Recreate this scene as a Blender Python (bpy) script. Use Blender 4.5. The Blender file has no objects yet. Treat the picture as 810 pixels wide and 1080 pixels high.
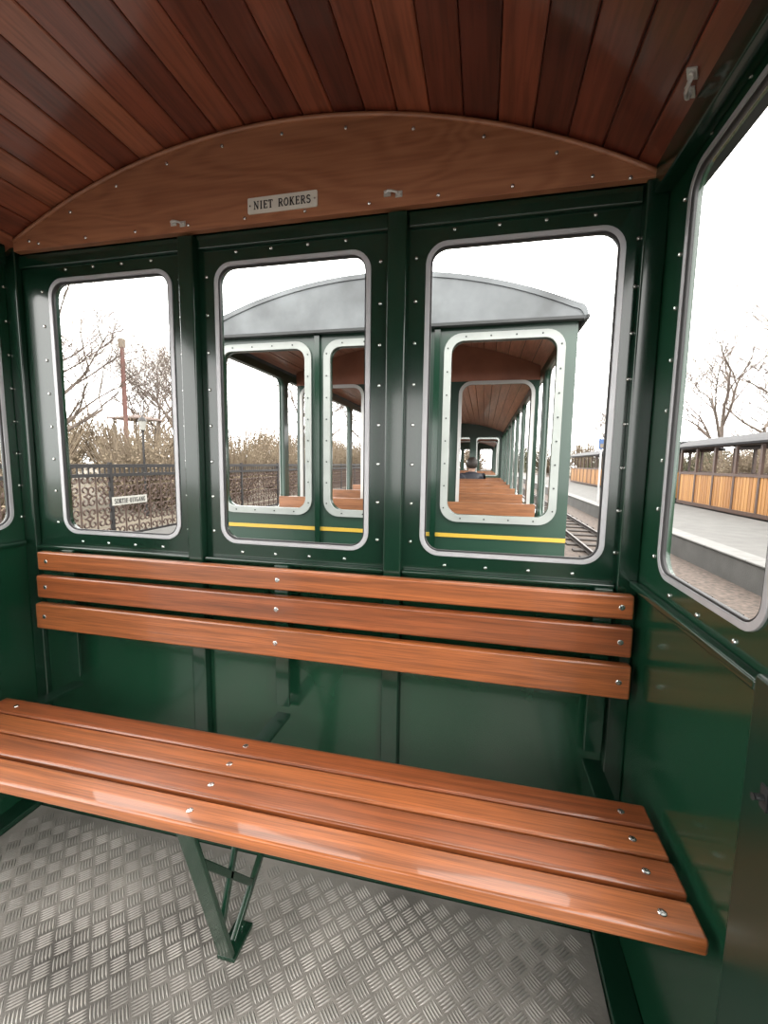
import bpy, bmesh, math, random
from mathutils import Vector, Matrix
random.seed(7)
S=1.12; FZ=-1.02
XL,XR,X0=-1.292,0.323,-0.4845
RAD=1.66; ZC=0.752-RAD
YW=1.0; PB=.541
COL=bpy.context.scene.collection
# ------------------------------------------------------------------ materials
def newmat(name):
    m=bpy.data.materials.new(name); m.use_nodes=True
    nt=m.node_tree; b=nt.nodes['Principled BSDF']; return m,nt,b
def node(nt,t,**k):
    n=nt.nodes.new(t)
    for a,v in k.items(): setattr(n,a,v)
    return n
def simple(name,col,rough=.5,metal=0,noise=0.0,nscale=8,coat=0,bump=0.0,bscale=60):
    m,nt,b=newmat(name)
    b.inputs['Base Color'].default_value=(*col,1); b.inputs['Roughness'].default_value=rough
    b.inputs['Metallic'].default_value=metal; b.inputs['Coat Weight'].default_value=coat
    b.inputs['Coat Roughness'].default_value=.08
    tc=node(nt,'ShaderNodeTexCoord')
    if noise>0:
        n=node(nt,'ShaderNodeTexNoise'); n.inputs['Scale'].default_value=nscale; n.inputs['Detail'].default_value=5
        nt.links.new(tc.outputs['Object'],n.inputs['Vector'])
        r=node(nt,'ShaderNodeValToRGB'); e=r.color_ramp.elements
        e[0].position=.3; e[1].position=.7
        e[0].color=(*[c*(1-noise) for c in col],1); e[1].color=(*[min(1,c*(1+noise)) for c in col],1)
        nt.links.new(n.outputs['Fac'],r.inputs['Fac']); nt.links.new(r.outputs['Color'],b.inputs['Base Color'])
    if bump>0:
        n=node(nt,'ShaderNodeTexNoise'); n.inputs['Scale'].default_value=bscale; n.inputs['Detail'].default_value=3
        nt.links.new(tc.outputs['Object'],n.inputs['Vector'])
        bp=node(nt,'ShaderNodeBump'); bp.inputs['Strength'].default_value=bump; bp.inputs['Distance'].default_value=.01
        nt.links.new(n.outputs['Fac'],bp.inputs['Height']); nt.links.new(bp.outputs['Normal'],b.inputs['Normal'])
    return m
def wood(name,stops,scale,rough=.3,coat=.5,grain=.55,dist=.6,fine=4.5,crough=.12):
    m,nt,b=newmat(name)
    b.inputs['Roughness'].default_value=rough; b.inputs['Coat Weight'].default_value=coat; b.inputs['Coat Roughness'].default_value=crough
    tc=node(nt,'ShaderNodeTexCoord'); at=node(nt,'ShaderNodeAttribute',attribute_name='tone')
    mul=node(nt,'ShaderNodeMath',operation='MULTIPLY'); mul.inputs[1].default_value=37.3
    nt.links.new(at.outputs['Fac'],mul.inputs[0])
    cmb=node(nt,'ShaderNodeCombineXYZ')
    for i in range(3): nt.links.new(mul.outputs[0],cmb.inputs[i])
    add=node(nt,'ShaderNodeVectorMath',operation='ADD')
    nt.links.new(tc.outputs['Object'],add.inputs[0]); nt.links.new(cmb.outputs[0],add.inputs[1])
    mp=node(nt,'ShaderNodeMapping'); mp.inputs['Scale'].default_value=scale
    nt.links.new(add.outputs[0],mp.inputs['Vector'])
    n=node(nt,'ShaderNodeTexNoise'); n.inputs['Scale'].default_value=1; n.inputs['Detail'].default_value=8; n.inputs['Distortion'].default_value=dist
    nt.links.new(mp.outputs[0],n.inputs['Vector'])
    mp2=node(nt,'ShaderNodeMapping'); mp2.inputs['Scale'].default_value=[q*fine for q in scale]
    nt.links.new(add.outputs[0],mp2.inputs['Vector'])
    n2=node(nt,'ShaderNodeTexNoise'); n2.inputs['Scale'].default_value=1; n2.inputs['Detail'].default_value=4
    nt.links.new(mp2.outputs[0],n2.inputs['Vector'])
    r=node(nt,'ShaderNodeValToRGB'); el=r.color_ramp.elements
    while len(el)<len(stops): el.new(.5)
    for i,c in enumerate(stops): el[i].position=i/(len(stops)-1); el[i].color=(*c,1)
    nt.links.new(at.outputs['Fac'],r.inputs['Fac'])
    mr=node(nt,'ShaderNodeMapRange'); mr.inputs[1].default_value=.3; mr.inputs[2].default_value=.7
    mr.inputs[3].default_value=1-grain; mr.inputs[4].default_value=1+grain*.6
    nt.links.new(n.outputs['Fac'],mr.inputs[0])
    mr2=node(nt,'ShaderNodeMapRange'); mr2.inputs[1].default_value=.38; mr2.inputs[2].default_value=.55
    mr2.inputs[3].default_value=1-grain*.7; mr2.inputs[4].default_value=1.05
    nt.links.new(n2.outputs['Fac'],mr2.inputs[0])
    mm=node(nt,'ShaderNodeMath',operation='MULTIPLY'); nt.links.new(mr.outputs[0],mm.inputs[0]); nt.links.new(mr2.outputs[0],mm.inputs[1])
    mx=node(nt,'ShaderNodeVectorMath',operation='SCALE')
    nt.links.new(r.outputs['Color'],mx.inputs[0]); nt.links.new(mm.outputs[0],mx.inputs['Scale'])
    nt.links.new(mx.outputs[0],b.inputs['Base Color'])
    bp=node(nt,'ShaderNodeBump'); bp.inputs['Strength'].default_value=.08; bp.inputs['Distance'].default_value=.002
    nt.links.new(n.outputs['Fac'],bp.inputs['Height']); nt.links.new(bp.outputs['Normal'],b.inputs['Normal'])
    return m
def plywood(name,dark,light):
    """rotary-cut veneer: contour bands of a stretched noise field"""
    m,nt,b=newmat(name); b.inputs['Roughness'].default_value=.35; b.inputs['Coat Weight'].default_value=.4; b.inputs['Coat Roughness'].default_value=.15
    tc=node(nt,'ShaderNodeTexCoord'); mp=node(nt,'ShaderNodeMapping'); mp.inputs['Scale'].default_value=(1.3,2,5.0); nt.links.new(tc.outputs['Object'],mp.inputs['Vector'])
    n=node(nt,'ShaderNodeTexNoise'); n.inputs['Scale'].default_value=1.2; n.inputs['Detail'].default_value=2; n.inputs['Distortion'].default_value=.4
    nt.links.new(mp.outputs[0],n.inputs['Vector'])
    mu=node(nt,'ShaderNodeMath',operation='MULTIPLY'); mu.inputs[1].default_value=95; nt.links.new(n.outputs['Fac'],mu.inputs[0])
    si=node(nt,'ShaderNodeMath',operation='SINE'); nt.links.new(mu.outputs[0],si.inputs[0])
    mp2=node(nt,'ShaderNodeMapping'); mp2.inputs['Scale'].default_value=(7,20,150); nt.links.new(tc.outputs['Object'],mp2.inputs['Vector'])
    n2=node(nt,'ShaderNodeTexNoise'); n2.inputs['Scale'].default_value=1; n2.inputs['Detail'].default_value=5; nt.links.new(mp2.outputs[0],n2.inputs['Vector'])
    a=node(nt,'ShaderNodeMath',operation='MULTIPLY'); a.inputs[1].default_value=.15; nt.links.new(si.outputs[0],a.inputs[0])
    a2=node(nt,'ShaderNodeMath',operation='ADD'); nt.links.new(a.outputs[0],a2.inputs[0]); nt.links.new(n2.outputs['Fac'],a2.inputs[1])
    r=node(nt,'ShaderNodeValToRGB'); e=r.color_ramp.elements; e[0].position=.1; e[1].position=.9; e[0].color=(*dark,1); e[1].color=(*light,1)
    nt.links.new(a2.outputs[0],r.inputs['Fac']); nt.links.new(r.outputs['Color'],b.inputs['Base Color'])
    return m
def tonemat(name,stops,rough=.8):
    m,nt,b=newmat(name); b.inputs['Roughness'].default_value=rough
    at=node(nt,'ShaderNodeAttribute',attribute_name='tone'); r=node(nt,'ShaderNodeValToRGB'); el=r.color_ramp.elements
    while len(el)<len(stops): el.new(.5)
    for i,c in enumerate(stops): el[i].position=i/(len(stops)-1); el[i].color=(*c,1)
    nt.links.new(at.outputs['Fac'],r.inputs['Fac']); nt.links.new(r.outputs['Color'],b.inputs['Base Color'])
    return m
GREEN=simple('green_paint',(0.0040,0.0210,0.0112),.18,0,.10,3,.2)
GREENL=simple('green_paint_lit',(0.0054,0.0295,0.0145),.18,0,.08,3,.15)  # same paint, lightened: the stronger light on the panels is in the colour
GREEND=simple('green_paint_shaded',(0.0036,0.0180,0.0100),.30,0,.10,3,0)  # same paint, darkened: shade on the doorway posts is in the colour
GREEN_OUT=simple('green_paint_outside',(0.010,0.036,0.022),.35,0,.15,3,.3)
CS=[(.075,.017,.012),(.165,.040,.022),(.27,.074,.037),(.43,.165,.088)]
CEIL=wood('ceiling_boards',CS,(26,1.6,26),.30,.5,.34)
CEIL2=wood('lit_ceiling_boards',[(.40,.18,.12),(.47,.22,.15),(.54,.27,.18)],(26,1.6,26),.4,.3,.22)  # ceiling wood lightened so the next carriage looks lit inside
BENCH=wood('varnished_slats',[(.180,.046,.014),(.245,.070,.020),(.325,.105,.031)],(1.7,75,75),.36,.45,.40,.4,5,.05)
BENCH2=wood('sunlit_slats',[(.20,.08,.033),(.28,.115,.047)],(2.4,46,46),.4,.3,.3)  # lighter copy of the slat wood, daylight put into its colour
PLY=plywood('plywood_panel',(.235,.088,.042),(.40,.170,.084))
PLY2=simple('partition_panel_wood',(.30,.12,.075),.45,0,.2,6)
TRIM=simple('grey_trim',(.38,.38,.39),.40,.3,.05,20)
CLIPM=simple('zinc_clip',(.58,.58,.56),.3,.5)
WTRIM=simple('pale_frame',(.24,.26,.245),.45,0,.08,10)
GASK=simple('black_rubber',(.01,.01,.01),.6)
CHROME=simple('bright_screw',(.60,.60,.58),.25,1)
PLATE=simple('tread_metal',(.190,.177,.160),.55,.22,.60,3.2,0,.1,150)
BAR=simple('tread_bar_metal',(.300,.285,.262),.43,.5,.45,5)
ROOFM=simple('roof_grey',(.082,.090,.094),.6,0,.42,5)
DARKM=simple('dark_metal',(.02,.022,.022),.5,.3,.2,12)
WHITE=simple('white_enamel',(.66,.63,.56),.4)
INK=simple('black_ink',(.012,.012,.012),.5)
YEL=simple('yellow_line',(.42,.28,.035),.4)
GRAVEL=simple('gravel',(.056,.041,.032),.95,0,.6,14,0,.8,25)
CONC=simple('concrete',(.070,.068,.064),.9,0,.15,3,0,.3,40)
KERB=simple('kerb_stone',(.105,.103,.098),.85,0,.15,4)
STEEL=simple('rail_steel',(.05,.042,.038),.5,.6,.3,20)
SLEEP=simple('sleeper_timber',(.025,.019,.015),.9,0,.3,8)
GRASS=simple('grass',(.068,.055,.036),.95,0,.4,3)
BARK=simple('bark',(.105,.084,.069),.95,0,.30,8)
RUST=simple('rusty_iron',(.040,.022,.015),.75,.1,.4,14)
BLACKI=simple('black_iron',(.012,.011,.011),.5,.3)
SLATY=tonemat('yellow_boards',[(.20,.085,.02),(.26,.12,.03),(.31,.155,.046)],.55)
BROWN=simple('brown_frame',(.045,.021,.012),.5,0,.2,8)
RDARK=simple('dark_roof',(.016,.016,.018),.75)
LEAF=tonemat('twiggy_leaves',[(.085,.060,.040),(.13,.10,.064),(.165,.138,.092)],.9)
EVERG=tonemat('evergreen_leaves',[(.028,.035,.019),(.055,.06,.032),(.085,.088,.048)],.9)
REDP=simple('red_brown_paint',(.085,.034,.026),.7,0,.2,5)
PINK=simple('pink_canvas',(.16,.12,.105),.7,0,.1,4)
SAND=simple('tan_stone',(.13,.105,.08),.85,0,.2,6)
COAT=simple('dark_coat',(.02,.022,.03),.8)
HAIR=simple('dark_hair',(.02,.014,.01),.6)
BLUE=simple('blue_sign',(.02,.06,.16),.5)
# ------------------------------------------------------------------ object helpers
def root(name,label,cat,loc=(0,0,0),group=None,kind=None):
    o=bpy.data.objects.new(name,None); o.location=loc; o.empty_display_size=.05; COL.objects.link(o)
    if label: o['label']=label
    if cat: o['category']=cat
    if group: o['group']=group
    if kind: o['kind']=kind
    return o
def wl(o):
    v=Vector((0,0,0))
    while o: v+=o.location; o=o.parent
    return v
def obj(name,me,mat,parent=None,loc=None,**props):
    o=bpy.data.objects.new(name,me)
    if mat and not me.materials: me.materials.append(mat)
    COL.objects.link(o)
    if parent: 
        o.parent=parent
        o.location=Vector(loc) if loc is not None else -wl(parent)
    elif loc is not None: o.location=loc
    for k,v in props.items(): o[k]=v
    return o
def sub(name,parent,base):
    o=bpy.data.objects.new(name,None); o.empty_display_size=.05; COL.objects.link(o); o.parent=parent; o.location=Vector(base)-wl(parent); return o
def bev(o,w,seg=2,ang=40):
    md=o.modifiers.new('bevel','BEVEL'); md.width=w; md.segments=seg; md.limit_method='ANGLE'; md.angle_limit=math.radians(ang)
    for p in o.data.polygons: p.use_smooth=True
    w2=o.modifiers.new('wn','WEIGHTED_NORMAL'); w2.keep_sharp=False
    return o
class MB:
    def __init__(s): s.v=[];s.f=[];s.t=[]
    def add(s,vs,fs,t=.5):
        b=len(s.v); s.v+= [tuple(v) for v in vs]; s.f+=[tuple(i+b for i in f) for f in fs]; s.t+=[t]*len(fs)
    def box(s,x0,x1,y0,y1,z0,z1,t=.5,M=None):
        vs=[Vector((x,y,z)) for x in (x0,x1) for y in (y0,y1) for z in (z0,z1)]
        if M: vs=[M@v for v in vs]
        s.add(vs,[(0,1,3,2),(4,6,7,5),(0,4,5,1),(2,3,7,6),(0,2,6,4),(1,5,7,3)],t)
    def bar(s,a,b,w,h,up=(0,0,1),t=.5):
        a=Vector(a);b=Vector(b);d=(b-a).normalized();u=Vector(up);sd=d.cross(u)
        if sd.length<1e-4: sd=d.cross(Vector((1,0,0)))
        sd.normalize();u=sd.cross(d)
        vs=[p+sd*i*w/2+u*j*h/2 for p in (a,b) for i,j in ((-1,-1),(1,-1),(1,1),(-1,1))]
        s.add(vs,[(0,3,2,1),(4,5,6,7),(0,1,5,4),(1,2,6,5),(2,3,7,6),(3,0,4,7)],t)
    def tube(s,pts,rad,n=6,t=.5,cap=True):
        pts=[Vector(p) for p in pts]; b=len(s.v); k=len(pts)
        for i,p in enumerate(pts):
            d=(pts[min(i+1,k-1)]-pts[max(i-1,0)]).normalized()
            r=rad[i] if isinstance(rad,(list,tuple)) else rad
            u=d.orthogonal().normalized() if i==0 else (u-d*u.dot(d)).normalized(); w=d.cross(u)
            for j in range(n):
                a=2*math.pi*j/n; s.v.append(tuple(p+(u*math.cos(a)+w*math.sin(a))*r))
        for i in range(k-1):
            for j in range(n):
                s.f.append((b+i*n+j,b+i*n+(j+1)%n,b+(i+1)*n+(j+1)%n,b+(i+1)*n+j)); s.t.append(t)
        if cap:
            s.f.append(tuple(b+j for j in range(n))[::-1]); s.t.append(t)
            s.f.append(tuple(b+(k-1)*n+j for j in range(n))); s.t.append(t)
    def lathe(s,prof,c,axis='Z',n=12,t=.5):
        b=len(s.v)
        for r,h in prof:
            for j in range(n):
                a=2*math.pi*j/n; p=(r*math.cos(a),r*math.sin(a),h)
                if axis=='Y': p=(p[0],p[2],p[1])
                if axis=='X': p=(p[2],p[0],p[1])
                s.v.append((c[0]+p[0],c[1]+p[1],c[2]+p[2]))
        for i in range(len(prof)-1):
            for j in range(n):
                s.f.append((b+i*n+j,b+i*n+(j+1)%n,b+(i+1)*n+(j+1)%n,b+(i+1)*n+j)); s.t.append(t)
        s.f.append(tuple(b+(len(prof)-1)*n+j for j in range(n))); s.t.append(t)
        s.f.append(tuple(b+j for j in range(n))); s.t.append(t)
    def mesh(s,name,recalc=True,smooth=False):
        me=bpy.data.meshes.new(name); me.from_pydata(s.v,[],s.f)
        a=me.attributes.new('tone','FLOAT','FACE'); a.data.foreach_set('value',s.t)
        if recalc:
            bm=bmesh.new(); bm.from_mesh(me); bmesh.ops.recalc_face_normals(bm,faces=bm.faces); bm.to_mesh(me); bm.free()
        if smooth:
            for p in me.polygons: p.use_smooth=True
        return me
def rrect(x0,x1,z0,z1,r,n=7):
    P=[]
    for cx,cz,a0 in ((x1-r,z1-r,0),(x0+r,z1-r,90),(x0+r,z0+r,180),(x1-r,z0+r,270)):
        for i in range(n+1):
            a=math.radians(a0+90*i/n); P.append((cx+r*math.cos(a),cz+r*math.sin(a)))
    return P
def arcpts(half,rad=RAD,zc=ZC,n=32,x0=X0):
    a=math.asin(half/rad); return [(x0+rad*math.sin(-a+2*a*i/n),zc+rad*math.cos(-a+2*a*i/n)) for i in range(n+1)]
def plate(name,loops,d0,d1,axis='Y'):
    cu=bpy.data.curves.new(name,'CURVE'); cu.dimensions='2D'; cu.fill_mode='BOTH'
    cu.extrude=(d1-d0)/2
    for L in loops:
        sp=cu.splines.new('POLY'); sp.points.add(len(L)-1); sp.use_cyclic_u=True
        for p,q in zip(sp.points,L): p.co=(q[0],q[1],0,1)
    o=bpy.data.objects.new('tmp',cu); COL.objects.link(o)
    bpy.context.view_layer.update()
    me=bpy.data.meshes.new_from_object(o.evaluated_get(bpy.context.evaluated_depsgraph_get()))
    bpy.data.objects.remove(o); mid=(d0+d1)/2
    for v in me.vertices:
        x,y,z=v.co
        v.co=(x,mid+z,y) if axis=='Y' else ((mid+z,x,y) if axis=='X' else (x,y,mid+z))
    bm=bmesh.new(); bm.from_mesh(me); bmesh.ops.remove_doubles(bm,verts=bm.verts,dist=1e-5); bmesh.ops.recalc_face_normals(bm,faces=bm.faces); bm.to_mesh(me); bm.free()
    me.name=name
    me.materials.clear()
    return me
def copy_thing(r,delta):
    n=r.copy(); COL.objects.link(n); n.location=r.location+Vector(delta)
    def rec(src,dst):
        for c in src.children:
            k=c.copy(); COL.objects.link(k); k.parent=dst; k.location=c.location.copy(); rec(c,k)
    rec(r,n); return n
def screwmesh(axis,sgn,r=.0040,h=.003):
    m=MB(); m.lathe([(r,0),(r,h*.4*sgn),(r*.8,h*.8*sgn),(r*.4,h*sgn)],(0,0,0),axis,10); return m.mesh('screw',smooth=False)
SCY=screwmesh('Y',-1); SCXr=screwmesh('X',-1); SCXl=screwmesh('X',1); SCZ=screwmesh('Z',1,.0060,.0015); SCYb=screwmesh('Y',-1,.0060,.0015)
def screw(parent,me,p,mat=CHROME):
    return obj('screw',me,mat,parent,Vector(p)-wl(parent))
# ------------------------------------------------------------------ our carriage shell
WZ0,WZ1=-.214,.477
WINS=[(-1.165,-.780),(-.661,-.264),(-.140,.259)]
def section(half_ex=0,zb=FZ-.0,top=0.0):
    A=arcpts((XR-XL)/2+half_ex,RAD+top); return [(XL-half_ex,zb),(XR+half_ex,zb)]+A[::-1]
TW=.0110
def hole(a,b,z0,z1): return rrect(a+.009,b-.009,z0+.009,z1-.009,.038)
holes=[hole(a,b,WZ0,WZ1) for a,b in WINS]
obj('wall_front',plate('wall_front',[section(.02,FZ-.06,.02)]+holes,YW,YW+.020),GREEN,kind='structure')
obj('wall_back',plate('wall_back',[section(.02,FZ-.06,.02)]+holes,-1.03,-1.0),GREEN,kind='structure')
SWR=(.562,.884,-.20,.492); SWL=(.62,.957,-.20,.49)
def sidewall(name,x0,x1,hl):
    out=[(.50,FZ-.06),(YW,FZ-.06),(YW,.60),(.50,.60)]
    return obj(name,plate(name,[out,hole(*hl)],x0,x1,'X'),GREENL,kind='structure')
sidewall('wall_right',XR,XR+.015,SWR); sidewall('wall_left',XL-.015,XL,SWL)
def window(name,a,b,z0,z1,face,axis,sgn,mat_scr,nside=8,ntb=4):
    base=((a+b)/2,face,z0) if axis=='Y' else (face,(a+b)/2,z0)
    r=root(name,None,None,base,kind='structure')
    d=lambda p,q:(min(face+sgn*p,face+sgn*q),max(face+sgn*p,face+sgn*q))
    ring=[rrect(a,b,z0,z1,.046),rrect(a+TW,b-TW,z0+TW,z1-TW,.035)]
    bev(obj('window_frame',plate('window_frame',ring,*d(-.0035,.002),axis),TRIM,r),.001,2,50)
    g=[rrect(a+TW-.0005,b-TW+.0005,z0+TW-.0005,z1-TW+.0005,.035),rrect(a+TW+.003,b-TW-.003,z0+TW+.003,z1-TW-.003,.032)]
    obj('gasket',plate('gasket',g,*d(-.002,.006),axis),GASK,r)
    off=.022
    P=[]
    for i in range(nside):
        z=z0+.03+(z1-z0-.06)*i/(nside-1); P+=[(a-off,z),(b+off,z)]
    for i in range(ntb):
        x=a+.06+(b-a-.12)*i/(ntb-1); P+=[(x,z1+off),(x,z0-off)]
    for x,z in P:
        screw(r,mat_scr,(x,face,z) if axis=='Y' else (face,x,z))
    return r
for i,(a,b) in enumerate(WINS): window('window_%d'%(i+1),a,b,WZ0,WZ1,YW,'Y',1,SCY)
window('window_4',SWR[0],SWR[1],SWR[2],SWR[3],XR,'X',1,SCXr,8,3)
window('window_5',SWL[0],SWL[1],SWL[2],SWL[3],XL,'X',-1,SCXl,8,3)
def boxobj(name,x0,x1,y0,y1,z0,z1,mat=GREEN,b=.004,**k):
    m=MB(); m.box(x0,x1,y0,y1,z0,z1); o=obj(name,m.mesh(name),mat,None,None,**k); bev(o,b); return o
st=dict(kind='structure')
boxobj('trim_1',-.744,-.703,YW-.026,YW,FZ,PB-.005,**st)
boxobj('trim_2',-.222,-.180,YW-.026,YW,FZ,PB-.005,**st)
boxobj('trim_3',XR-.040,XR,YW-.024,YW,FZ,.56,**st)
boxobj('trim_4',XL,XL+.040,YW-.018,YW,FZ,.56,**st)
boxobj('trim_5',XL+.041,-.745,YW-.010,YW,.508,PB,**st)
boxobj('trim_6',-.702,-.223,YW-.010,YW,.508,PB,**st)
boxobj('trim_7',-.179,XR-.041,YW-.010,YW,.508,PB,**st)
boxobj('trim_8',XL+.041,-.745,YW-.018,YW,-.262,-.25,**st)
boxobj('trim_9',-.702,-.223,YW-.018,YW,-.262,-.25,**st)
boxobj('trim_10',-.179,XR-.041,YW-.018,YW,-.262,-.25,**st)
boxobj('trim_11',XR-.018,XR,.543,YW-.025,-.250,-.236,**st)
boxobj('trim_12',XL,XL+.018,.543,YW-.025,-.250,-.236,**st)
boxobj('trim_13',XR-.03,XR,.50,YW-.03,.510,.57,**st)
boxobj('trim_14',XL,XL+.03,.50,YW-.03,.510,.57,**st)
boxobj('trim_15',XR-.020,XR+.03,.44,.542,FZ,-.225,GREEND,.006,**st)
boxobj('trim_16',XL-.03,XL+.020,.44,.542,FZ,-.225,GREEND,.006,**st)
boxobj('trim_17',XR,XR+.03,-1.0,.499,.5,.575,**st)
boxobj('trim_18',XL-.03,XL,-1.0,.499,.5,.575,**st)
for n_,(a,b) in enumerate(((XL+.041,-.745),(-.702,-.223),(-.179,XR-.041))):
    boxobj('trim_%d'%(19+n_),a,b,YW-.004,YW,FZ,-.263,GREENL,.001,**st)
# ceiling boards
m=MB(); NP=24; half=(XR-XL)/2; A=math.asin(half/RAD)
tones=[.9,.55,.75,.95,.6,.85,.5,.9,.65,.35,.8,.5,.3,.65,.2,.5,.75,.3,.12,.5,.08,.35,.2,.45]
for i in range(NP):
    a0=-A+2*A*i/NP; a1=-A+2*A*(i+1)/NP; g=.0006
    a0+=g; a1-=g; am=.0016
    pts=[(a0,RAD+.012),(a0,RAD+.002),(a0+am,RAD),((a0+a1)/2,RAD),(a1-am,RAD),(a1,RAD+.002),(a1,RAD+.012)]
    vs=[]
    for y in (-1.0,YW):
        vs+=[(X0+r*math.sin(a),y,ZC+r*math.cos(a)) for a,r in pts]
    n=len(pts); fs=[(j,j+1,j+1+n,j+n) for j in range(n-1)]+[(n-1,0,n,2*n-1)]
    m.add(vs,fs,tones[i]*.9+random.uniform(-.05,.05))
obj('ceiling',m.mesh('ceiling'),CEIL,kind='structure')
def shell(name,half,r0,r1,y0,y1,n=40,zc=ZC):
    m=MB(); a=math.asin(half/r0); vs=[]
    for y in (y0,y1):
        for r in (r0,r1):
            for i in range(n+1):
                t=-a+2*a*i/n; vs.append((X0+r*math.sin(t),y,zc+r*math.cos(t)))
    k=n+1; fs=[]
    for i in range(n):
        fs+=[(i,i+1,2*k+i+1,2*k+i),(k+i,3*k+i,3*k+i+1,k+i+1),(i,k+i,k+i+1,i+1),(2*k+i,2*k+i+1,3*k+i+1,3*k+i)]
    fs+=[(0,2*k,3*k,k),(n,k+n,3*k+n,2*k+n)]
    m.add(vs,fs); return m.mesh(name)
obj('ceiling_roof',shell('roof',half+.06,RAD+.013,RAD+.035,-1.08,YW+.09),ROOFM,kind='structure')
# arch panel
ph=.770; pcx=-.466
def parc(rad,h,n=48):
    aL=math.asin((pcx-h-X0)/rad); aR=math.asin((pcx+h-X0)/rad)
    return [(X0+rad*math.sin(aL+(aR-aL)*i/n),ZC+rad*math.cos(aL+(aR-aL)*i/n)) for i in range(n+1)]
Apts=parc(RAD-.004,ph)
loop=[(Apts[0][0],PB),(Apts[-1][0],PB)]+Apts[::-1]
r=root('arched_panel','varnished reddish plywood arched panel fixed above the end windows','wood panel',(X0,YW,PB))
me=plate('panel',[loop],YW-.030,YW-.0125)
p=obj('panel',me,PLY,r); bev(p,.005,3,50)
rim=MB(); rim.tube([(x,YW-.031,z) for x,z in parc(RAD-.008,ph-.004)],.005,8)
obj('rim',rim.mesh('rim',smooth=True),PLY,r)
for x,z in parc(RAD-.033,ph*.93,10): screw(r,SCY,(x,YW-.030,z))
for i in range(10):
    screw(r,SCY,(XL+.14+i*(XR-XL-.28)/9,YW-.030,PB+.013))
# plaque
PX0,PX1=-.549,-.380
PZ0,PZ1=.560,.594
r=root('sign_plaque','small white enamel plaque reading NIET ROKERS screwed to wood','sign',((PX0+PX1)/2,YW-.030,PZ0))
obj('plate',plate('plate',[rrect(PX0,PX1,PZ0,PZ1,.003,3)],YW-.033,YW-.0303),WHITE,r)
def arcs(cx,cy,rx,ry,a0,a1,n=10): return [(cx+rx*math.cos(math.radians(a0+(a1-a0)*i/n)),cy+ry*math.sin(math.radians(a0+(a1-a0)*i/n))) for i in range(n+1)]
TK,TN=.17,.08
def glyph(c):
    h=lambda x0,x1,y,w=TN:([(x0,y),(x1,y)],w)
    if c=='I': return [([(.25,0),(.25,1)],TK),h(.08,.42,.02),h(.08,.42,.98)],.5
    if c=='N': return [([(.15,0),(.15,1)],TN),([(.15,1),(.72,0)],TK),([(.72,0),(.72,1)],TN),h(0,.3,.02),h(0,.2,.98),h(.58,.86,.98)],.86
    if c=='E': return [([(.18,0),(.18,1)],TK),h(.04,.66,.03),h(.04,.66,.97),h(.18,.5,.52),([(.64,0),(.64,.22)],TN),([(.64,1),(.64,.8)],TN),([(.5,.4),(.5,.64)],TN)],.72
    if c=='T': return [([(.36,0),(.36,1)],TK),h(.02,.7,.97),h(.2,.52,.02),([(.04,1),(.04,.76)],TN),([(.68,1),(.68,.76)],TN)],.72
    if c=='R': return [([(.18,0),(.18,1)],TK),h(.04,.34,.02),h(.04,.4,.97),h(.2,.42,.5),(arcs(.4,.735,.24,.235,90,-90),TK*.8),([(.4,.5),(.7,.02)],TK),h(.62,.82,.02)],.8
    if c=='O': return [(arcs(.4,.5,.32,.46,0,360,20),TK*.8)],.8
    if c=='K': return [([(.18,0),(.18,1)],TK),h(.04,.34,.02),h(.04,.34,.98),([(.2,.42),(.66,.98)],TN),([(.34,.58),(.7,.02)],TK),h(.54,.8,.98),h(.6,.84,.02)],.84
    if c=='S': return [(arcs(.36,.735,.25,.225,20,250,14)+[(.36,.5)]+arcs(.36,.265,.27,.235,70,-160,14),TK*.8)],.70
    if c=='U': return [([(.16,1),(.16,.3)]+arcs(.4,.3,.24,.27,180,360,8)+[(.64,1)],TK*.8),h(.02,.3,.98),h(.52,.78,.98)],.8
    if c=='G': return [(arcs(.4,.5,.32,.46,45,330,16)+[(.68,.45),(.45,.45)],TK*.8)],.82
    if c=='A': return [([(.06,0),(.4,1)],TN),([(.4,1),(.72,0)],TK),h(.18,.6,.35),h(0,.16,.02),h(.6,.84,.02)],.82
    if c=='-': return [h(.05,.4,.48,.1)],.45
    return [],.65
def lettering(s,width,height,place,depth=.0008):
    tot=sum(glyph(c)[1]+.14 for c in s)-.14
    k=width/tot; m=MB(); x=0; j=0
    for c in s:
        st_,w=glyph(c)
        for pts,tw in st_:
            j+=1; dd=depth*(1+.02*(j%7))
            for (ax,ay),(bx,by) in zip(pts[:-1],pts[1:]):
                A_=Vector(((x+ax)*k,ay*height)); B_=Vector(((x+bx)*k,by*height)); d=(B_-A_)
                if d.length<1e-7: continue
                nn=Vector((-d.y,d.x)).normalized()*(tw*height*.5)
                q=[A_+nn,A_-nn,B_-nn,B_+nn]
                vs=[place(p.x,p.y,0) for p in q]+[place(p.x,p.y,dd) for p in q]
                m.add(vs,[(0,1,2,3),(4,7,6,5),(0,4,5,1),(1,5,6,2),(2,6,7,3),(3,7,4,0)])
        x+=w+.14
    return m.mesh('lettering')
obj('lettering',lettering('NIET ROKERS',.138,.0165,lambda u,v,d:(PX0+.0155+u,YW-.0331-d,PZ0+.0088+v)),INK,r)
for x in (PX0+.006,PX1-.006):
    o=screw(r,SCY,(x,YW-.033,(PZ0+PZ1)/2)); o.scale=(.5,.5,.5)
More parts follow.
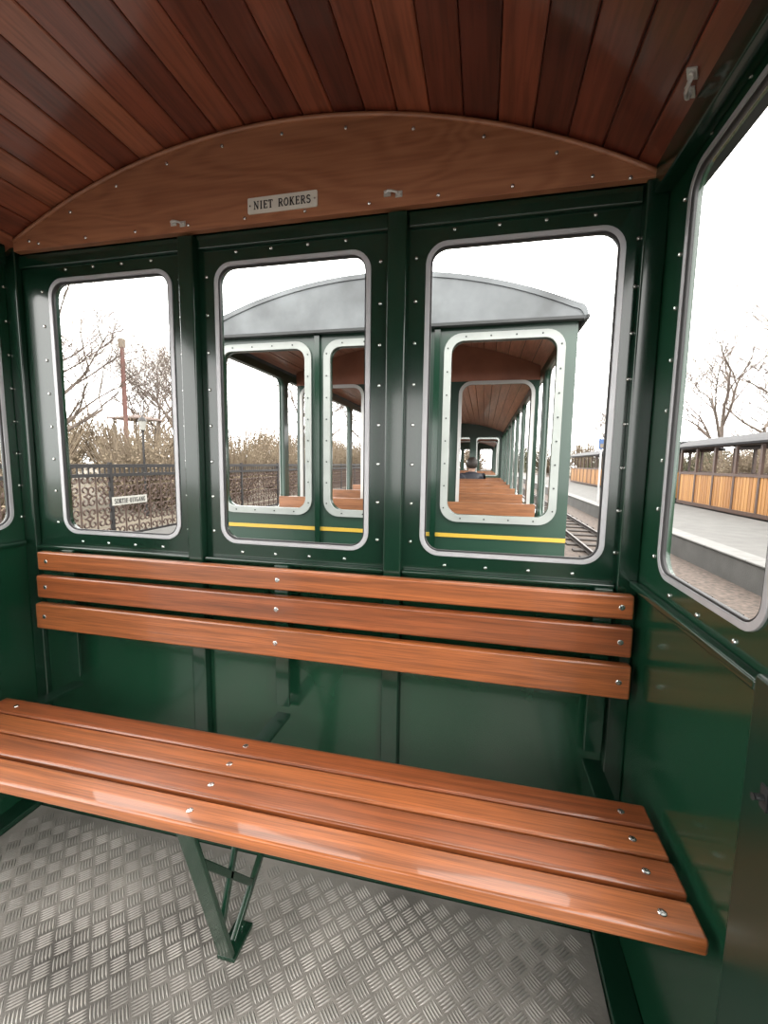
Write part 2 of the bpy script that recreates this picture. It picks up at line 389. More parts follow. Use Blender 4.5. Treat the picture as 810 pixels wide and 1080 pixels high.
def clip(loc,rot,sc=1):
    m=MB()
    m.box(-.020,-.005,-.002,0,-.004,.008); m.box(.005,.020,-.002,0,-.008,.004)
    m.tube([(-.012,-.002,.004),(-.010,-.009,.003),(0,-.012,0),(.010,-.009,-.002),(.012,-.002,-.003)],.0026,6)
    m.lathe([(.0035,0),(.0035,-.004),(.0025,-.005)],(-.015,-.002,.003),'Y',10); m.lathe([(.0035,0),(.0035,-.004),(.0025,-.005)],(.015,-.002,-.003),'Y',10)
    o=obj('metal_clip',m.mesh('metal_clip'),CLIPM,None,loc,label='small bright metal cable clip screwed to varnished wood',category='clip')
    o.rotation_euler=rot; o.scale=(sc,)*3; return o
clip((-.210,YW-.030,.567),(0,0,0)); clip((-.734,YW-.030,.560),(0,0,0))
cxx=.278; ca=math.asin((cxx-X0)/RAD)
cl=clip((cxx,.792,ZC+RAD*math.cos(ca)-.0005),(0,0,0),1.2)
nrm=Vector((-math.sin(ca),0,-math.cos(ca))); ly=-nrm; lx=Vector((.5,.8,0)); lx=(lx-ly*lx.dot(ly)).normalized(); lz=lx.cross(ly)
cl.rotation_euler=Matrix(((lx.x,ly.x,lz.x),(lx.y,ly.y,lz.y),(lx.z,ly.z,lz.z))).to_euler()
# ------------------------------------------------------------------ floor
m=MB(); m.box(XL-.03,XR+.03,-1.03,YW+.03,FZ-.08,FZ-.012); obj('floor_base',m.mesh('floor_base'),DARKM,kind='structure')
FX0,FX1,FY1=-1.235,.268,.925
m=MB(); m.box(FX0,FX1,-1.0,FY1,FZ-.012,FZ); 
c=.0330; rt=math.sqrt(.5)
for i in range(-56,56):
    for j in range(-56,56):
        cx=(i+.5)*c; cy=(j+.5)*c
        wx=-.45+(cx-cy)*rt; wy=.1+(cx+cy)*rt
        if not(FX0+.018<wx<FX1-.018 and -.1<wy<FY1-.018): continue
        par=(i+j)%2
        for k in range(5):
            o_=(k-2)*c*.185
            L=c*.48; W=c*.064
            u=Vector((rt,rt,0)); v=Vector((-rt,rt,0))
            if par: u,v=v,u
            p0=Vector((wx,wy,FZ))+v*o_
            vs=[p0-u*L,p0-u*L*.45+v*W,p0+u*L*.45+v*W,p0+u*L,p0+u*L*.45-v*W,p0-u*L*.45-v*W,p0-u*L*.5+Vector((0,0,.0012)),p0+u*L*.5+Vector((0,0,.0012))]
            m.add(vs,[(0,6,1),(1,6,7,2),(2,7,3),(3,7,4),(4,7,6,5),(5,6,0)],1.0)
me=m.mesh('floor',recalc=False); me.materials.append(PLATE); me.materials.append(BAR)
tt=[0]*len(me.polygons); me.attributes['tone'].data.foreach_get('value',tt)
for p_,t_ in zip(me.polygons,tt): p_.material_index=1 if t_>.9 else 0
obj('floor',me,None,kind='structure')
boxobj('baseboard_right',FX1+.002,XR,-.99,YW,FZ-.012,FZ+.016,**st)
boxobj('baseboard_left',XL,FX0-.002,-.99,YW,FZ-.012,FZ+.016,**st)
boxobj('baseboard_front',FX0-.001,FX1+.001,FY1+.002,YW,FZ-.012,FZ+.010,**st)
# ------------------------------------------------------------------ bench
BX0,BX1=-1.165,.308; KX0=-1.20
r=root('bench','green-framed bench with glossy orange-brown varnished wooden slats','bench',((BX0+BX1)/2,.70,FZ))
m=MB(); ys=.574; w=.0540; g=.0070; SZ=-.602
seat_y=[]
for i in range(4):
    y0=ys+i*(w+g); zz=SZ-.0025*i if i else SZ-.004
    m.box(BX0,BX1,y0,y0+w,zz-.024,zz,[.75,.35,.6,.15][i]); seat_y.append((y0+w/2,zz))
bev(obj('seat',m.mesh('seat'),BENCH,r),.0055,3)
m=MB(); bk=[(-.260,-.311,.962),(-.325,-.388,.955),(-.402,-.474,.947)]
for i,(zt,zb,yy) in enumerate(bk): m.box(KX0,BX1,yy-.022,yy,zb,zt,[.6,.3,.7][i])
bev(obj('backrest',m.mesh('backrest'),BENCH,r),.0055,3)
for x in (-1.10,-.475,.262):
    for y,z in seat_y: screw(r,SCZ,(x,y,z))
for x in (-1.17,-.475,.285):
    for zt,zb,yy in bk: screw(r,SCYb,(x,yy-.022,(zt+zb)/2))
def bracket(x,leg=True):
    m=MB()
    m.bar((x,.592,SZ-.036),(x,.970,SZ-.045),.036,.010)
    m.box(x-.018,x+.018,.960,.970,-.62,-.255)
    if leg:
        m.bar((x,.590,SZ-.036),(x,.695,FZ+.012),.034,.010,(0,1,0))
        m.bar((x,.69,FZ+.006),(x,.765,FZ+.006),.040,.010)
        m.bar((x,.72,FZ+.012),(x,.96,-.83),.012,.016)
        m.bar((x,.625,-.73),(x,.80,-.955),.010,.014); m.bar((x,.68,-.93),(x,.80,SZ-.045),.010,.014)
        m.lathe([(.009,0),(.009,.010),(.004,.013)],(x+.0,.750,FZ+.010),'Z',10)
    else:
        m.bar((x,.66,SZ-.04),(x,.96,-.80),.014,.014)
    bev(obj('bracket',m.mesh('bracket'),GREEN,r),.002,2)
bracket(-.475); bracket(-1.12,False); bracket(.255,False)
m=MB(); m.box(XR-.022,XR-.020,.494,.506,-.358,-.332); m.lathe([(.0035,0),(.0035,-.004),(.003,-.008),(.004,-.010)],(XR-.022,.500,-.345),'X',12)
obj('door_latch',m.mesh('door_latch'),DARKM,label='small dark metal latch on green doorway post',category='latch')
# ------------------------------------------------------------------ neighbouring carriage
def simple_bench(parent,yb,x0,x1):
    b=sub('bench',parent,((x0+x1)/2,yb,FZ))
    m=MB()
    for i,(a,q) in enumerate([(-.22,-.30),(-.315,-.39),(-.405,-.47)]): m.box(x0,x1,yb,yb+.022,q,a,random.random())
    for i in range(4): m.box(x0,x1,yb+.05+i*.058,yb+.10+i*.058,SZ-.024,SZ,random.random())
    obj('slats',m.mesh('slats'),BENCH2,b)
    for x in (x0+.15,(x0+x1)/2,x1-.15):
        m=MB(); m.box(x-.015,x+.015,yb+.022,yb+.04,FZ,-.26); m.box(x-.015,x+.015,yb+.04,yb+.28,SZ-.04,SZ-.025); m.box(x-.015,x+.015,yb+.2,yb+.22,FZ,SZ-.04)
        obj('bench_leg',m.mesh('bench_leg'),GREEN,b)
RC=2.04; ZCC=.80-RC
def carriage(Y0,Y1):
    r=root('railway_carriage','dark green railway carriage with pale window frames and arched grey roof','railway carriage',(X0,(Y0+Y1)/2,FZ-.42),group='green carriages of the parked train')
    W=[(-1.272,-.787),(-.727,-.242),(-.182,.303)]; z0,z1=-.254,.545
    hw=.832
    out=[(X0-hw,FZ-.10),(X0+hw,FZ-.10)]+arcpts(hw,RC-.03,ZCC)[::-1]
    hl=[rrect(a+.030,b-.030,z0+.030,z1-.030,.055) for a,b in W]
    top=arcpts(.820,RC,ZCC); zs=top[-1][1]
    shr=[(X0+.820+.038*math.sin(t),zs-.046*(1-math.cos(t))) for t in [math.pi/2*k/5 for k in range(1,6)]]
    shl=[(2*X0-x,z) for x,z in shr][::-1]
    prof=shl+top+shr
    for (ya,yb,sg) in ((Y0,Y0+.03,-1),(Y1-.03,Y1,1)):
        obj('end_wall',plate('end_wall',[out]+hl,ya,yb),GREEN_OUT,r)
        f0,f1=(Y0-.012,Y0) if sg<0 else (Y1,Y1+.012)
        for a,b in W:
            obj('window_frame',plate('window_frame',[rrect(a,b,z0,z1,.074),rrect(a+.031,b-.031,z0+.031,z1-.031,.050)],f0,f1),WTRIM,r)
            if sg<0:
                m=MB()
                for k in range(8):
                    z=z0+.06+(z1-z0-.12)*k/7
                    for x in (a+.0155,b-.0155): m.lathe([(.0036,0),(.0036,-.002)],(x,Y0-.012,z),'Y',8)
                for k in range(4):
                    x=a+.09+(b-a-.18)*k/3
                    for z in (z0+.0155,z1-.0155): m.lathe([(.0036,0),(.0036,-.002)],(x,Y0-.012,z),'Y',8)
                obj('bolts',m.mesh('bolts'),DARKM,r,kind='stuff')
        lp=[(X0-.857,.572),(X0+.857,.572)]+prof[::-1]
        g0,g1=(Y0-.035,Y0-.002) if sg<0 else (Y1+.002,Y1+.035)
        bev(obj('roof_end',plate('roof_end',[lp],g0,g1),ROOFM,r),.004,2)
        yy=Y0 if sg<0 else Y1
        m=MB(); m.box(X0-.857,X0+.857,*((Y0-.040,Y0-.0352) if sg<0 else (Y1+.0352,Y1+.040)),.570,.582); obj('drip_rail',m.mesh('drip_rail'),DARKM,r)
        m=MB(); m.box(X0-hw,X0+hw,yy-.004 if sg<0 else yy,yy if sg<0 else yy+.004,-.325,-.308); obj('stripe',m.mesh('stripe'),YEL,r)
        for x in (-.757,-.212):
            m=MB(); m.box(x-.012,x+.012,yy-.016 if sg<0 else yy,yy if sg<0 else yy+.016,FZ,.571)
            obj('rib',m.mesh('rib'),GREEN,r)
    m=MB(); vs=[]; pin=[(X0+(x-X0)*.985,z-.016) for x,z in prof]; k=len(prof)
    for y in (Y0-.04,Y1+.04): vs+=[(x,y,z+.003) for x,z in prof]+[(x,y,z) for x,z in pin]
    fs=[]
    for i in range(k-1): fs+=[(i,i+1,2*k+i+1,2*k+i),(k+i,3*k+i,3*k+i+1,k+i+1),(i,k+i,k+i+1,i+1),(2*k+i,2*k+i+1,3*k+i+1,3*k+i)]
    fs+=[(0,2*k,3*k,k),(k-1,2*k-1,4*k-1,3*k-1)]
    m.add(vs,fs); obj('roof',m.mesh('roof'),ROOFM,r)
    for x in (X0-.859,X0+.859):
        m=MB(); m.tube([(x,Y0-.04,.578),(x,Y1+.04,.578)],.008,8); obj('gutter',m.mesh('gutter'),DARKM,r)
    m=MB(); n=22; a_=math.asin(hw/RC); Ri=RC-.03
    for i in range(n):
        t0=-a_+2*a_*i/n+.001; t1=-a_+2*a_*(i+1)/n-.001
        vs=[(X0+q*math.sin(t),y,ZCC+q*math.cos(t)) for y in (Y0+.03,Y1-.03) for t,q in ((t0,Ri),(t1,Ri),(t1,Ri+.01),(t0,Ri+.01))]
        m.add(vs,[(0,1,5,4),(1,2,6,5),(2,3,7,6),(3,0,4,7),(0,3,2,1),(4,5,6,7)],random.random())
    obj('ceiling',m.mesh('ceiling_boards'),CEIL2,r)
    nb=max(3,int((Y1-Y0)/.72)); step=(Y1-Y0-.1)/nb
    hs=[rrect(Y0+.05+i*step+.03,Y0+.05+(i+1)*step-.03,-.30,.53,.05,5) for i in range(nb)]
    for x0,x1 in ((X0-hw,X0-hw+.03),(X0+hw-.03,X0+hw)):
        obj('side_wall',plate('side_wall',[[(Y0+.03,FZ-.1),(Y1-.03,FZ-.1),(Y1-.03,.57),(Y0+.03,.57)]]+hs,x0,x1,'X'),GREEN_OUT,r)
        xo=(x0-.008,x0) if x0<X0 else (x1,x1+.008)
        for i in range(nb):
            a=Y0+.05+i*step+.012; b=Y0+.05+(i+1)*step-.012
            obj('side_window_frame',plate('side_window_frame',[rrect(a,b,-.32,.55,.07,5),rrect(a+.02,b-.02,-.30,.53,.05,5)],xo[0],xo[1],'X'),WTRIM,r)
    yp=Y0+.95
    hp=hw-.03
    obj('partition',plate('partition',[[(X0-hp,FZ),(X0+hp,FZ),(X0+hp,.52),(X0-hp,.52)]]+[rrect(a+.03,b-.03,-.32,.50,.06) for a,b in W],yp,yp+.02),GREEN_OUT,r)
    obj('arch_board',plate('arch_board',[[(X0-hp,.521),(X0+hp,.521)]+arcpts(hp,RC-.032,ZCC)[::-1]],yp-.006,yp+.018),PLY2,r)
    for a,b in W: obj('partition_frame',plate('partition_frame',[rrect(a+.010,b-.010,-.340,.520,.08),rrect(a+.031,b-.031,-.319,.499,.06)],yp-.01,yp),CLIPM,r)
    m=MB(); m.box(X0-hw+.03,X0+hw-.03,Y0+.03,Y1-.03,FZ-.05,FZ); obj('floor_sheet',m.mesh('floor_sheet'),PLATE,r)
    y=Y0+.60
    while y<Y1-.5:
        if abs(y-yp)>.05: simple_bench(r,y,X0-hw+.06,X0+hw-.06)
        y+=.80
    m=MB(); m.box(X0-.45,X0+.45,Y0+.1,Y1-.1,FZ-.2,FZ-.1); m.box(X0-.05,X0+.05,Y0-.22,Y0+.1,FZ-.22,FZ-.14); m.box(X0-.05,X0+.05,Y1-.1,Y1+.1,FZ-.22,FZ-.14)
    obj('underframe',m.mesh('underframe'),DARKM,r)
    for yy in (Y0+.6,Y0+1.1,Y1-1.1,Y1-.6):
        for sx in (-.3,.3):
            m=MB(); m.lathe([(.17,-.02),(.17,.0),(.145,.005),(.145,.04),(.05,.045)] if sx<0 else [(.17,.02),(.17,0),(.145,-.005),(.145,-.04),(.05,-.045)],(X0+sx,yy,GZ+.10+.145),'X',20); obj('wheel',m.mesh('wheel'),DARKM,r)
    return r
GZ=-1.46
car=carriage(1.93,8.6)
copy_thing(car,(0,7.4,0))
# ------------------------------------------------------------------ person seated in the next carriage
px,py=-.17,6.70
r=root('person','person in a dark coat seated with back turned on slatted bench','person',(px,py,SZ))
def P(x,y,z): return (px+x*.88,py+y*.88,SZ+z*.88)
def twotone(zs):
    m,nt,b=newmat('skin_and_coat'); tc=node(nt,'ShaderNodeTexCoord'); sp=node(nt,'ShaderNodeSeparateXYZ'); g=node(nt,'ShaderNodeMath',operation='GREATER_THAN'); g.inputs[1].default_value=zs
    mx=node(nt,'ShaderNodeMix',data_type='RGBA'); mx.inputs[6].default_value=(.02,.022,.03,1); mx.inputs[7].default_value=(.36,.22,.16,1)
    nt.links.new(tc.outputs['Object'],sp.inputs[0]); nt.links.new(sp.outputs['Z'],g.inputs[0]); nt.links.new(g.outputs[0],mx.inputs[0]); nt.links.new(mx.outputs[2],b.inputs['Base Color']); return m
SKIN=twotone(P(0,0,.555)[2]*S)
def skinned(name,verts,edges,rad,mat,subd=2):
    me=bpy.data.meshes.new(name); me.from_pydata(verts,edges,[])
    o=obj(name,me,mat,r); md=o.modifiers.new('skin','SKIN')
    if not me.skin_vertices:
        bm=bmesh.new(); bm.from_mesh(me); bm.verts.layers.skin.verify(); bm.to_mesh(me); bm.free()
    for v,q in zip(me.skin_vertices[0].data,rad): v.radius=(q,q*.8)
    me.skin_vertices[0].data[0].use_root=True
    o.modifiers.new('sub','SUBSURF').levels=1; o.modifiers['sub'].render_levels=subd; md.use_smooth_shade=True
    return o
V=[P(0,0,.09),P(0,-.01,.28),P(0,-.02,.46),P(0,-.01,.55),P(0,.0,.62),P(0,.01,.70),
   P(.17,-.01,.49),P(.2,.04,.24),P(.13,.24,.18),P(.10,.31,.17),P(-.17,-.01,.49),P(-.2,.04,.24),P(-.13,.24,.18),P(-.10,.31,.17),
   P(.09,.05,.07),P(.1,.42,.08),P(.1,.44,-.34),P(.1,.54,-.37),P(-.09,.05,.07),P(-.1,.42,.08),P(-.1,.44,-.34),P(-.1,.54,-.37)]
E=[(0,1),(1,2),(2,3),(3,4),(4,5),(2,6),(6,7),(7,8),(8,9),(2,10),(10,11),(11,12),(12,13),(0,14),(14,15),(15,16),(16,17),(0,18),(18,19),(19,20),(20,21)]
Rr=[.13,.12,.12,.05,.075,.06,.055,.042,.032,.03,.055,.042,.032,.03,.075,.06,.04,.035,.075,.06,.04,.035]
skinned('body',V,E,[q*.88 for q in Rr],SKIN)
skinned('coat',V[:3]+V[6:9]+V[10:13],[(0,1),(1,2),(2,3),(3,4),(4,5),(2,6),(6,7),(7,8)],[q*.95 for q in (.15,.14,.13,.068,.055,.045,.068,.055,.045)],COAT)
m=MB(); pr=[(.001,.14),(.05,.13),(.085,.09),(.095,.04),(.088,-.02),(.06,-.05)]
m.lathe([(a*.88,b*.88) for a,b in pr],P(0,-.012,.66),'Z',14); obj('hair',m.mesh('hair',smooth=True),HAIR,r)
# ------------------------------------------------------------------ ground, platforms, track
def ground(name,x0,x1,y0,y1,z0,z1,mat,label,cat):
    m=MB(); m.box(x0,x1,y0,y1,z0,z1); return obj(name,m.mesh(name),mat,label=label,category=cat,kind='stuff')
ground('gravel_ground',-120,120,-20,160,GZ-.3,GZ,GRAVEL,'brown-grey gravel ballast around the railway tracks','gravel')
ground('grass',9.5,110,-15,150,GZ+.01,GZ+.33,GRASS,'dull green grass beyond the far train','grass')
ground('grass',-110,-6.5,-15,150,GZ+.01,GZ+.06,GRASS,'dull brown-green ground behind the iron fence','grass')
def slab(x0,x1,label,zt):
    r=root('platform',label,'platform',((x0+x1)/2,15,GZ))
    m=MB(); m.box(x0,x1,-10,60,GZ,zt-.03); obj('slab',m.mesh('slab'),CONC,r)
    m=MB()
    e=x0 if x0>0 else x1
    for k in range(-10,60): m.box(e-.02 if x0>0 else e-.28,e+.28 if x0>0 else e+.02,k+.005,k+.995,zt-.029,zt)
    bev(obj('edge_kerb',m.mesh('edge_kerb'),KERB,r),.008,1)
slab(3.15,5.9,'grey concrete station platform with kerb beside gravel track',-1.105)
slab(-6.4,-1.75,'low grey concrete path along the iron fence',-1.37)
def track(xc):
    r=root('railway_track','narrow-gauge railway track with steel rails on timber sleepers','railway track',(xc,20,GZ))
    for s in (-.3,.3):
        m=MB(); m.box(xc+s-.03,xc+s+.03,-8,60,GZ+.03,GZ+.04); m.box(xc+s-.008,xc+s+.008,-8,60,GZ+.04,GZ+.08); m.box(xc+s-.018,xc+s+.018,-8,60,GZ+.08,GZ+.10); obj('rail',m.mesh('rail'),STEEL,r)
    m=MB()
    for k in range(100): m.box(xc-.5,xc+.5,-6+k*.6,-5.82+k*.6,GZ-.02,GZ+.03)
    obj('sleepers',m.mesh('sleepers'),SLEEP,r,kind='stuff')
track(X0); track(2.05); track(6.95)
r=root('platform_sign','small blue information sign on a thin grey pole','sign',(3.45,14.4,-1.135))
m=MB(); m.tube([(3.45,14.4,-1.135),(3.45,14.4,.80)],.03,8); obj('pole',m.mesh('pole'),TRIM,r)
m=MB(); m.box(3.36,3.60,14.33,14.36,.50,.80); obj('panel',m.mesh('panel'),BLUE,r)
m=MB(); m.box(3.40,3.56,14.322,14.329,.54,.66); obj('inset',m.mesh('inset'),SAND,r)
# ------------------------------------------------------------------ yellow slatted carriages
def yellow_car(Y0,Y1):
    xa,xb=6.2,7.7
    r=root('slatted_carriage','yellow-brown wooden carriage with vertical boards, open windows, dark roof','railway carriage',((xa+xb)/2,(Y0+Y1)/2,GZ),group='wooden carriages across the platform')
    m=MB(); n=int((Y1-Y0)/.13)
    for i in range(n):
        y=Y0+(Y1-Y0)*i/n; w_=(Y1-Y0)/n
        for x in (xa,xb-.03): m.box(x,x+.03,y+.010,y+w_-.010,-1.08,-.20,random.random())
    for k in range(11):
        x=xa+.03+k*(xb-xa-.06)/11
        for y in (Y0,Y1-.03): m.box(x+.006,x+(xb-xa-.06)/11-.006,y,y+.03,-1.08,-.20,random.random())
    obj('body',m.mesh('body'),SLATY,r)
    m=MB(); np_=int((Y1-Y0)/.95)
    for i in range(np_+1):
        y=Y0+(Y1-Y0-.09)*i/np_
        for x in (xa-.015,xb-.045): m.box(x,x+.06,y,y+.09,-1.1,.60,0)
    for x in (xa-.02,xb-.05):
        m.box(x,x+.07,Y0,Y1,-.22,-.15); m.box(x,x+.07,Y0,Y1,.54,.62); m.box(x,x+.07,Y0,Y1,-1.15,-1.05)
    obj('frame',m.mesh('frame'),BROWN,r)
    m=MB(); N=12; xc=(xa+xb)/2; vs=[]
    for y in (Y0-.15,Y1+.15):
        for i in range(N+1):
            t=-1+2*i/N; vs.append((xc+t*.95,y,.62+.28*(1-t*t)))
        for i in range(N+1):
            t=1-2*i/N; vs.append((xc+t*.93,y,.57+.27*(1-t*t)))
    k=2*N+2; m.add(vs,[(i,(i+1)%k,k+(i+1)%k,k+i) for i in range(k)]+[tuple(range(k)),tuple(range(k,2*k))])
    obj('roof',m.mesh('roof'),RDARK,r)
    m=MB(); m.box(xa+.03,xb-.03,Y0,Y1,-1.15,-1.08); m.box(xa+.3,xb-.3,Y0-.3,Y1+.3,-1.3,-1.15)
    for y in [Y0+.5+i*1.1 for i in range(int((Y1-Y0)/1.1))]: m.box(xa+.1,xb-.1,y,y+.05,-1.08,-.3)
    obj('underframe',m.mesh('underframe'),DARKM,r)
    for yy in (Y0+1,Y0+1.8,Y1-1.8,Y1-1):
        for x in (6.66,7.24):
            m=MB(); m.lathe([(.16,-.02),(.16,.02),(.05,.03)],(x,yy,GZ+.1+.16),'X',16); obj('wheel',m.mesh('wheel'),DARKM,r)
yellow_car(10.6,15.9); yellow_car(17.0,24.6); yellow_car(25.8,33.8); yellow_car(2.0,9.6)
# ------------------------------------------------------------------ fence
FXX=-6.0; FT=-.12; FB=-1.37
fr=root('iron_fence','black and rust-brown wrought-iron fence panel with scrollwork','fence',(FXX,2,FB),group='fence panels along the platform')
m=MB(); y0,y1=2.0,4.0
m.box(FXX-.025,FXX+.025,y0-.025,y0+.025,FB,FT+.06)
for z,h in ((FT,.030),(FT-.15,.026),(FB+.08,.018)): m.box(FXX-.022,FXX+.022,y0,y1,z-h,z+h)
for i in range(20): m.box(FXX-.009,FXX+.009,y0+i*2/20-.009,y0+i*2/20+.009,FT-.15,FT)
obj('frame',m.mesh('frame'),BLACKI,fr)
m=MB()
def spiral(cy,cz,r0,turn,sg,ph):
    return [(FXX,cy+sg*r0*(1-.75*k/14)*math.cos(ph+turn*k/14),cz+r0*(1-.75*k/14)*math.sin(ph+turn*k/14)) for k in range(15)]
for i in range(7):
    cy=y0+.1429+i*.2857
    m.box(FXX-.010,FXX+.010,cy-.152,cy-.134,FB+.08,FT-.15)
    for q in range(3):
        zc=FB+.25+q*.35
        for sg in (1,-1):
            m.tube(spiral(cy+sg*.066,zc+.085,.085,6.2,sg,1.4),.0145,4); m.tube(spiral(cy+sg*.066,zc-.085,.085,-6.2,sg,-1.4),.0145,4)
obj('scrollwork',m.mesh('scrollwork',recalc=False),RUST,fr)
for k in range(1,16): copy_thing(fr,(0,2*k,0))
sr=root('exit_sign','white rectangular sign reading SORTIE-UITGANG hung on iron fence','sign',(FXX+.03,6.35,-.77))
m=MB(); m.box(FXX+.025,FXX+.035,5.98,6.74,-.775,-.635); obj('plate',m.mesh('plate'),simple('sign_white',(.26,.255,.23),.6),sr)
obj('lettering',lettering('SORTIE-UITGANG',.68,.080,lambda u,v,d:(FXX+.036+d,6.02+u,-.747+v),.003),INK,sr)
# ------------------------------------------------------------------ trees
def tree_mesh(seed,H,levels=5,spread=.55,trunk=.12):
    rnd=random.Random(seed); m=MB()
    def grow(p,d,L,rad,lv):
        pts=[p]; rr=[rad]; n=4 if lv<2 else 3
        if lv>=4: n=2
        for k in range(n):
            d=(d+Vector((rnd.uniform(-1,1),rnd.uniform(-1,1),rnd.uniform(-.4,.8)))*.18).normalized()
            p=p+d*L/n; pts.append(p); rr.append(rad*(1-.5*(k+1)/n))
        m.tube(pts,rr,6 if lv<2 else 3,cap=False)
        if lv>=levels: return
        nb=rnd.choice([3,3,4]) if lv else 6
        for b in range(nb):
            t=.30+.70*(b+1)/nb; i=min(int(t*n),n-1); q=pts[i].lerp(pts[i+1],t*n-i if i<n-1 else min(1,t*n-i))
            ax=Vector((rnd.uniform(-1,1),rnd.uniform(-1,1),rnd.uniform(-.1,.5))).normalized()
            nd=(d*(1-spread)+ax*spread*1.25+Vector((0,0,.12))).normalized()
            grow(q,nd,L*rnd.uniform(.60,.82),max(rad*.50,.0038),lv+1)
    grow(Vector((0,0,0)),Vector((0,0,1)),H*.34,trunk,0)
    return m.mesh('tree',recalc=False)
TM=[tree_mesh(3,7,6,.55,.11),tree_mesh(11,7,6,.6,.10),tree_mesh(23,8,6,.5,.12)]
def tree(i,x,y,sc,rz=0):
    o=obj('bare_tree',TM[i],BARK,None,(x,y,GZ+(.05 if x<0 else .28)),label='leafless brown tree with fine spreading branches',category='tree')
    o.scale=(sc,)*3; o.rotation_euler[2]=rz; o['group']='bare trees around the station'
for a in [(0,-14.2,11.4,1.45,0),(1,-13,15.5,1.1,1),(2,-15,20,1.35,2),(1,-19.5,13.5,1.3,3),(0,-20,25,1.6,4),(2,-11,26,1.3,5),(0,-8.5,33,1.3,2.2),
          (1,-26,19,1.6,.4),(2,12.4,27,1.45,0),(0,18,33,1.6,1.2),(1,19,23,1.3,2),(2,25,28,1.6,3),(0,11,42,1.4,4),(1,14,54,1.6,5),(2,27,44,1.8,.7),(1,-8,44,1.5,1.1),(0,11.6,18.0,1.55,2.6)]: tree(*a)
def bush_mesh(seed,n,rx,rz,size):
    rnd=random.Random(seed); m=MB()
    cl=[(Vector((rnd.uniform(-1,1)*rx,rnd.uniform(-1,1)*rx,rnd.uniform(.15,.8)*rz)),rnd.uniform(.3,.6)*rx,rnd.random()) for _ in range(14)]
    for _ in range(420):
        c,rad,t=rnd.choice(cl); b=Vector((c.x*.4,c.y*.4,0)); tip=c+Vector((rnd.uniform(-1,1),rnd.uniform(-1,1),rnd.uniform(0,2.2)))*rad
        m.tube([b,b.lerp(tip,.5)+Vector((rnd.uniform(-.1,.1),rnd.uniform(-.1,.1),0)),tip],[.016,.010,.004],3,rnd.uniform(.1,.6),False)
    for _ in range(n):
        c,rad,t=rnd.choice(cl); v=Vector((rnd.gauss(0,1),rnd.gauss(0,1),rnd.gauss(0,1))).normalized()*rad*rnd.uniform(.5,1.05)
        p=c+v; p.z=max(p.z,.02); a=Vector((rnd.gauss(0,1),rnd.gauss(0,1),rnd.gauss(0,1))).normalized()*size*rnd.uniform(.5,1.2); b=a.orthogonal().normalized()*size*rnd.uniform(.3,.7)
        m.add([p-a,p+b,p+a,p-b],[(0,1,2,3)],min(1,max(0,t*.6+rnd.random()*.5)))
    return m.mesh('shrub',recalc=False)
BMs=[(bush_mesh(1,1700,1.0,1.7,.040),LEAF),(bush_mesh(2,1700,1.1,1.9,.043),LEAF),(bush_mesh(5,3500,1.1,1.6,.07),EVERG)]
def bush(i,x,y,sc,rz):
    me,mt=BMs[i]; o=obj('shrub',me,mt,None,(x,y,GZ+(.05 if x<0 else .28)),label='dense twiggy shrub in olive and brown' if i<2 else 'dense dark evergreen shrub',category='shrub')
    o.scale=(sc,)*3; o.rotation_euler[2]=rz; o['group']='twiggy shrubs behind the fence' if i<2 else 'evergreen shrubs behind the station'
rnd=random.Random(4)
for k in range(16):
    y=6+k*2.1; bush(k%2,-9.0-(k%2)*2.2,y,rnd.uniform(1.1,1.4),rnd.random()*6)
for k in range(8): bush(1 if k%3==0 else 0,-27+k*2.2,22+k*4.0,rnd.uniform(2,2.5),rnd.random()*6)
for k in range(14): bush([2,0,1][k%3],11.2+(k%2)*1.2,9+k*3.2,rnd.uniform(.9,1.25),rnd.random()*6)
for k in range(8): bush([0,1,2][k%3],14+k*4.6,64-k*4.2,rnd.uniform(2,2.6),rnd.random()*6)
for k in range(6): bush([0,2,1][k%3],-20+k*6,68,rnd.uniform(2,2.6),rnd.random()*6)
# ------------------------------------------------------------------ post, lamp and small pavilion behind the fence
PXX=-12.6
r=root('banner_pole','tall thin red-brown wooden pole behind the fence','pole',(PXX,13.4,GZ+.06))
m=MB(); m.tube([(PXX,13.4,GZ+.06),(PXX,13.4,4.1)],[.085,.07],10); obj('shaft',m.mesh('shaft'),REDP,r)
m=MB(); m.box(PXX-.08,PXX+.08,13.32,13.48,3.9,4.2); obj('cap',m.mesh('cap'),SAND,r)
LX,LY=-8.1,9.12
r=root('street_lamp','slim dark lamp post with a small white lantern','street lamp',(LX,LY,GZ+.06))
m=MB(); m.lathe([(.06,0),(.06,.1),(.03,.2),(.024,2.05),(.04,2.10)],(LX,LY,GZ+.06),'Z',10); obj('post',m.mesh('post'),BLACKI,r)
m=MB(); m.lathe([(.05,0),(.09,.20),(.10,.22)],(LX,LY,GZ+2.16),'Z',8); obj('lantern',m.mesh('lantern'),simple('lamp_glass',(.22,.22,.20),.4),r)
m=MB(); m.lathe([(.11,0),(.06,.07),(.015,.10),(.01,.15)],(LX,LY,GZ+2.38),'Z',8); obj('lamp_cap',m.mesh('lamp_cap'),BLACKI,r)
qx,qy=-13.2,14.6
r=root('pavilion','small open pavilion with pale pink canopy roof','pavilion',(qx,qy,GZ+.06))
for dx,dy in ((-.55,-.55),(.55,-.55),(-.55,.55),(.55,.55)): 
    m=MB(); m.tube([(qx+dx,qy+dy,GZ+.06),(qx+dx,qy+dy,1.5)],.03,8); obj('post',m.mesh('post'),SAND,r)
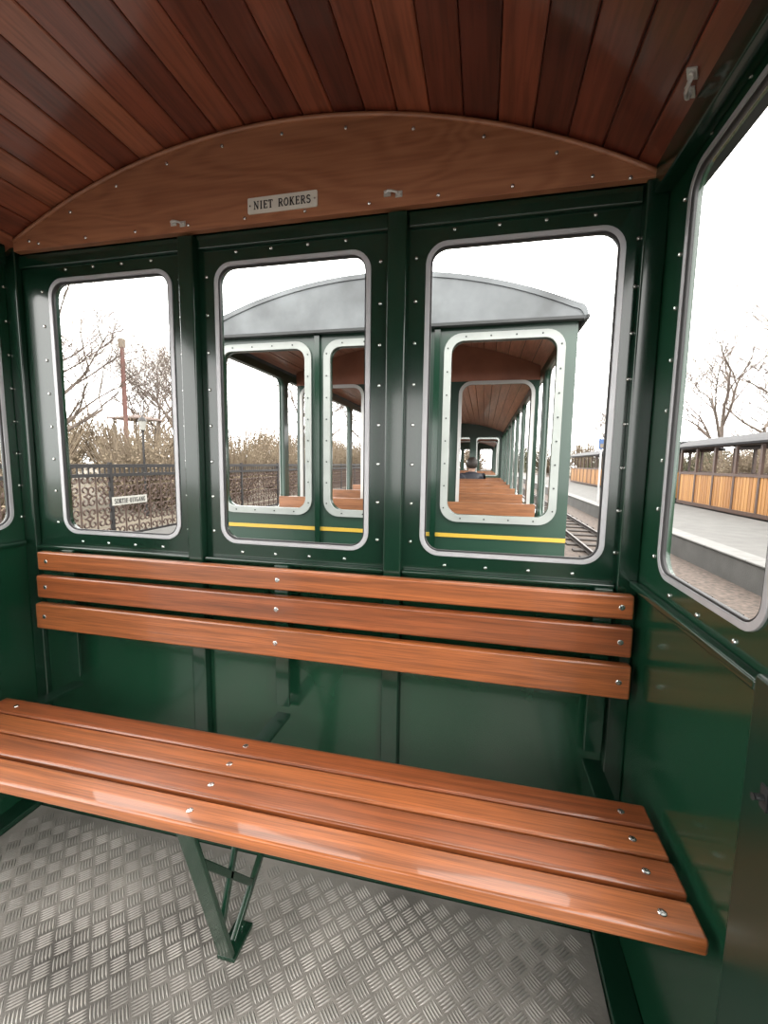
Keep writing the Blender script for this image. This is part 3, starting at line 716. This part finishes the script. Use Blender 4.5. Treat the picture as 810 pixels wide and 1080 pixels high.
m=MB(); m.add([(qx-.7,qy-.7,1.55),(qx+.7,qy-.7,1.55),(qx+.7,qy+.7,1.55),(qx-.7,qy+.7,1.55),(qx,qy,1.72)],[(0,1,4),(1,2,4),(2,3,4),(3,0,4),(3,2,1,0)]); m.box(qx-.7,qx+.7,qy-.7,qy+.7,1.5,1.55)
obj('canopy',m.mesh('canopy'),PINK,r)
# ------------------------------------------------------------------ world, lights
w=bpy.data.worlds.new('World'); bpy.context.scene.world=w; w.use_nodes=True; nt=w.node_tree
bg=nt.nodes['Background']; bg.inputs['Strength'].default_value=7.6
tc=node(nt,'ShaderNodeTexCoord'); sp=node(nt,'ShaderNodeSeparateXYZ'); nt.links.new(tc.outputs['Generated'],sp.inputs[0])
cr=node(nt,'ShaderNodeValToRGB'); e=cr.color_ramp.elements; e[0].position=0; e[0].color=(.87,.855,.84,1); e[1].position=.6; e[1].color=(1,.98,.94,1)
nt.links.new(sp.outputs['Z'],cr.inputs['Fac']); nt.links.new(cr.outputs['Color'],bg.inputs['Color'])
sun=bpy.data.lights.new('sun','SUN'); sun.energy=1.5; sun.angle=math.radians(30); sun.color=(1,.96,.9)
so=bpy.data.objects.new('sun',sun); COL.objects.link(so); so.rotation_euler=(math.radians(38),math.radians(42),0)
# ------------------------------------------------------------------ camera
cam=bpy.data.cameras.new('camera'); cam.sensor_fit='HORIZONTAL'; cam.sensor_width=36; cam.lens=457.83/810*36; cam.clip_start=.02; cam.clip_end=500
co=bpy.data.objects.new('camera',cam); COL.objects.link(co); bpy.context.scene.camera=co
R0=Vector((.9748,.2225,.0145)).normalized(); R1=Vector((.0392,-.107,-.9935)); R1=(R1-R0*R1.dot(R0)).normalized(); R2=R0.cross(R1)
M=Matrix(((R0.x,-R1.x,-R2.x,0),(R0.y,-R1.y,-R2.y,0),(R0.z,-R1.z,-R2.z,0),(0,0,0,1)))
co.matrix_world=M
# ------------------------------------------------------------------ scale to real size, floor top at z=0
for me in {o.data for o in bpy.data.objects if o.type=='MESH'}: 
    me.transform(Matrix.Scale(S,4))
    if me.skin_vertices:
        for v in me.skin_vertices[0].data: v.radius=(v.radius[0]*S,v.radius[1]*S)
for o in bpy.data.objects:
    o.location=o.location*S
    if o.parent is None: o.location.z-=FZ*S
bpy.context.scene.view_settings.view_transform='Standard'
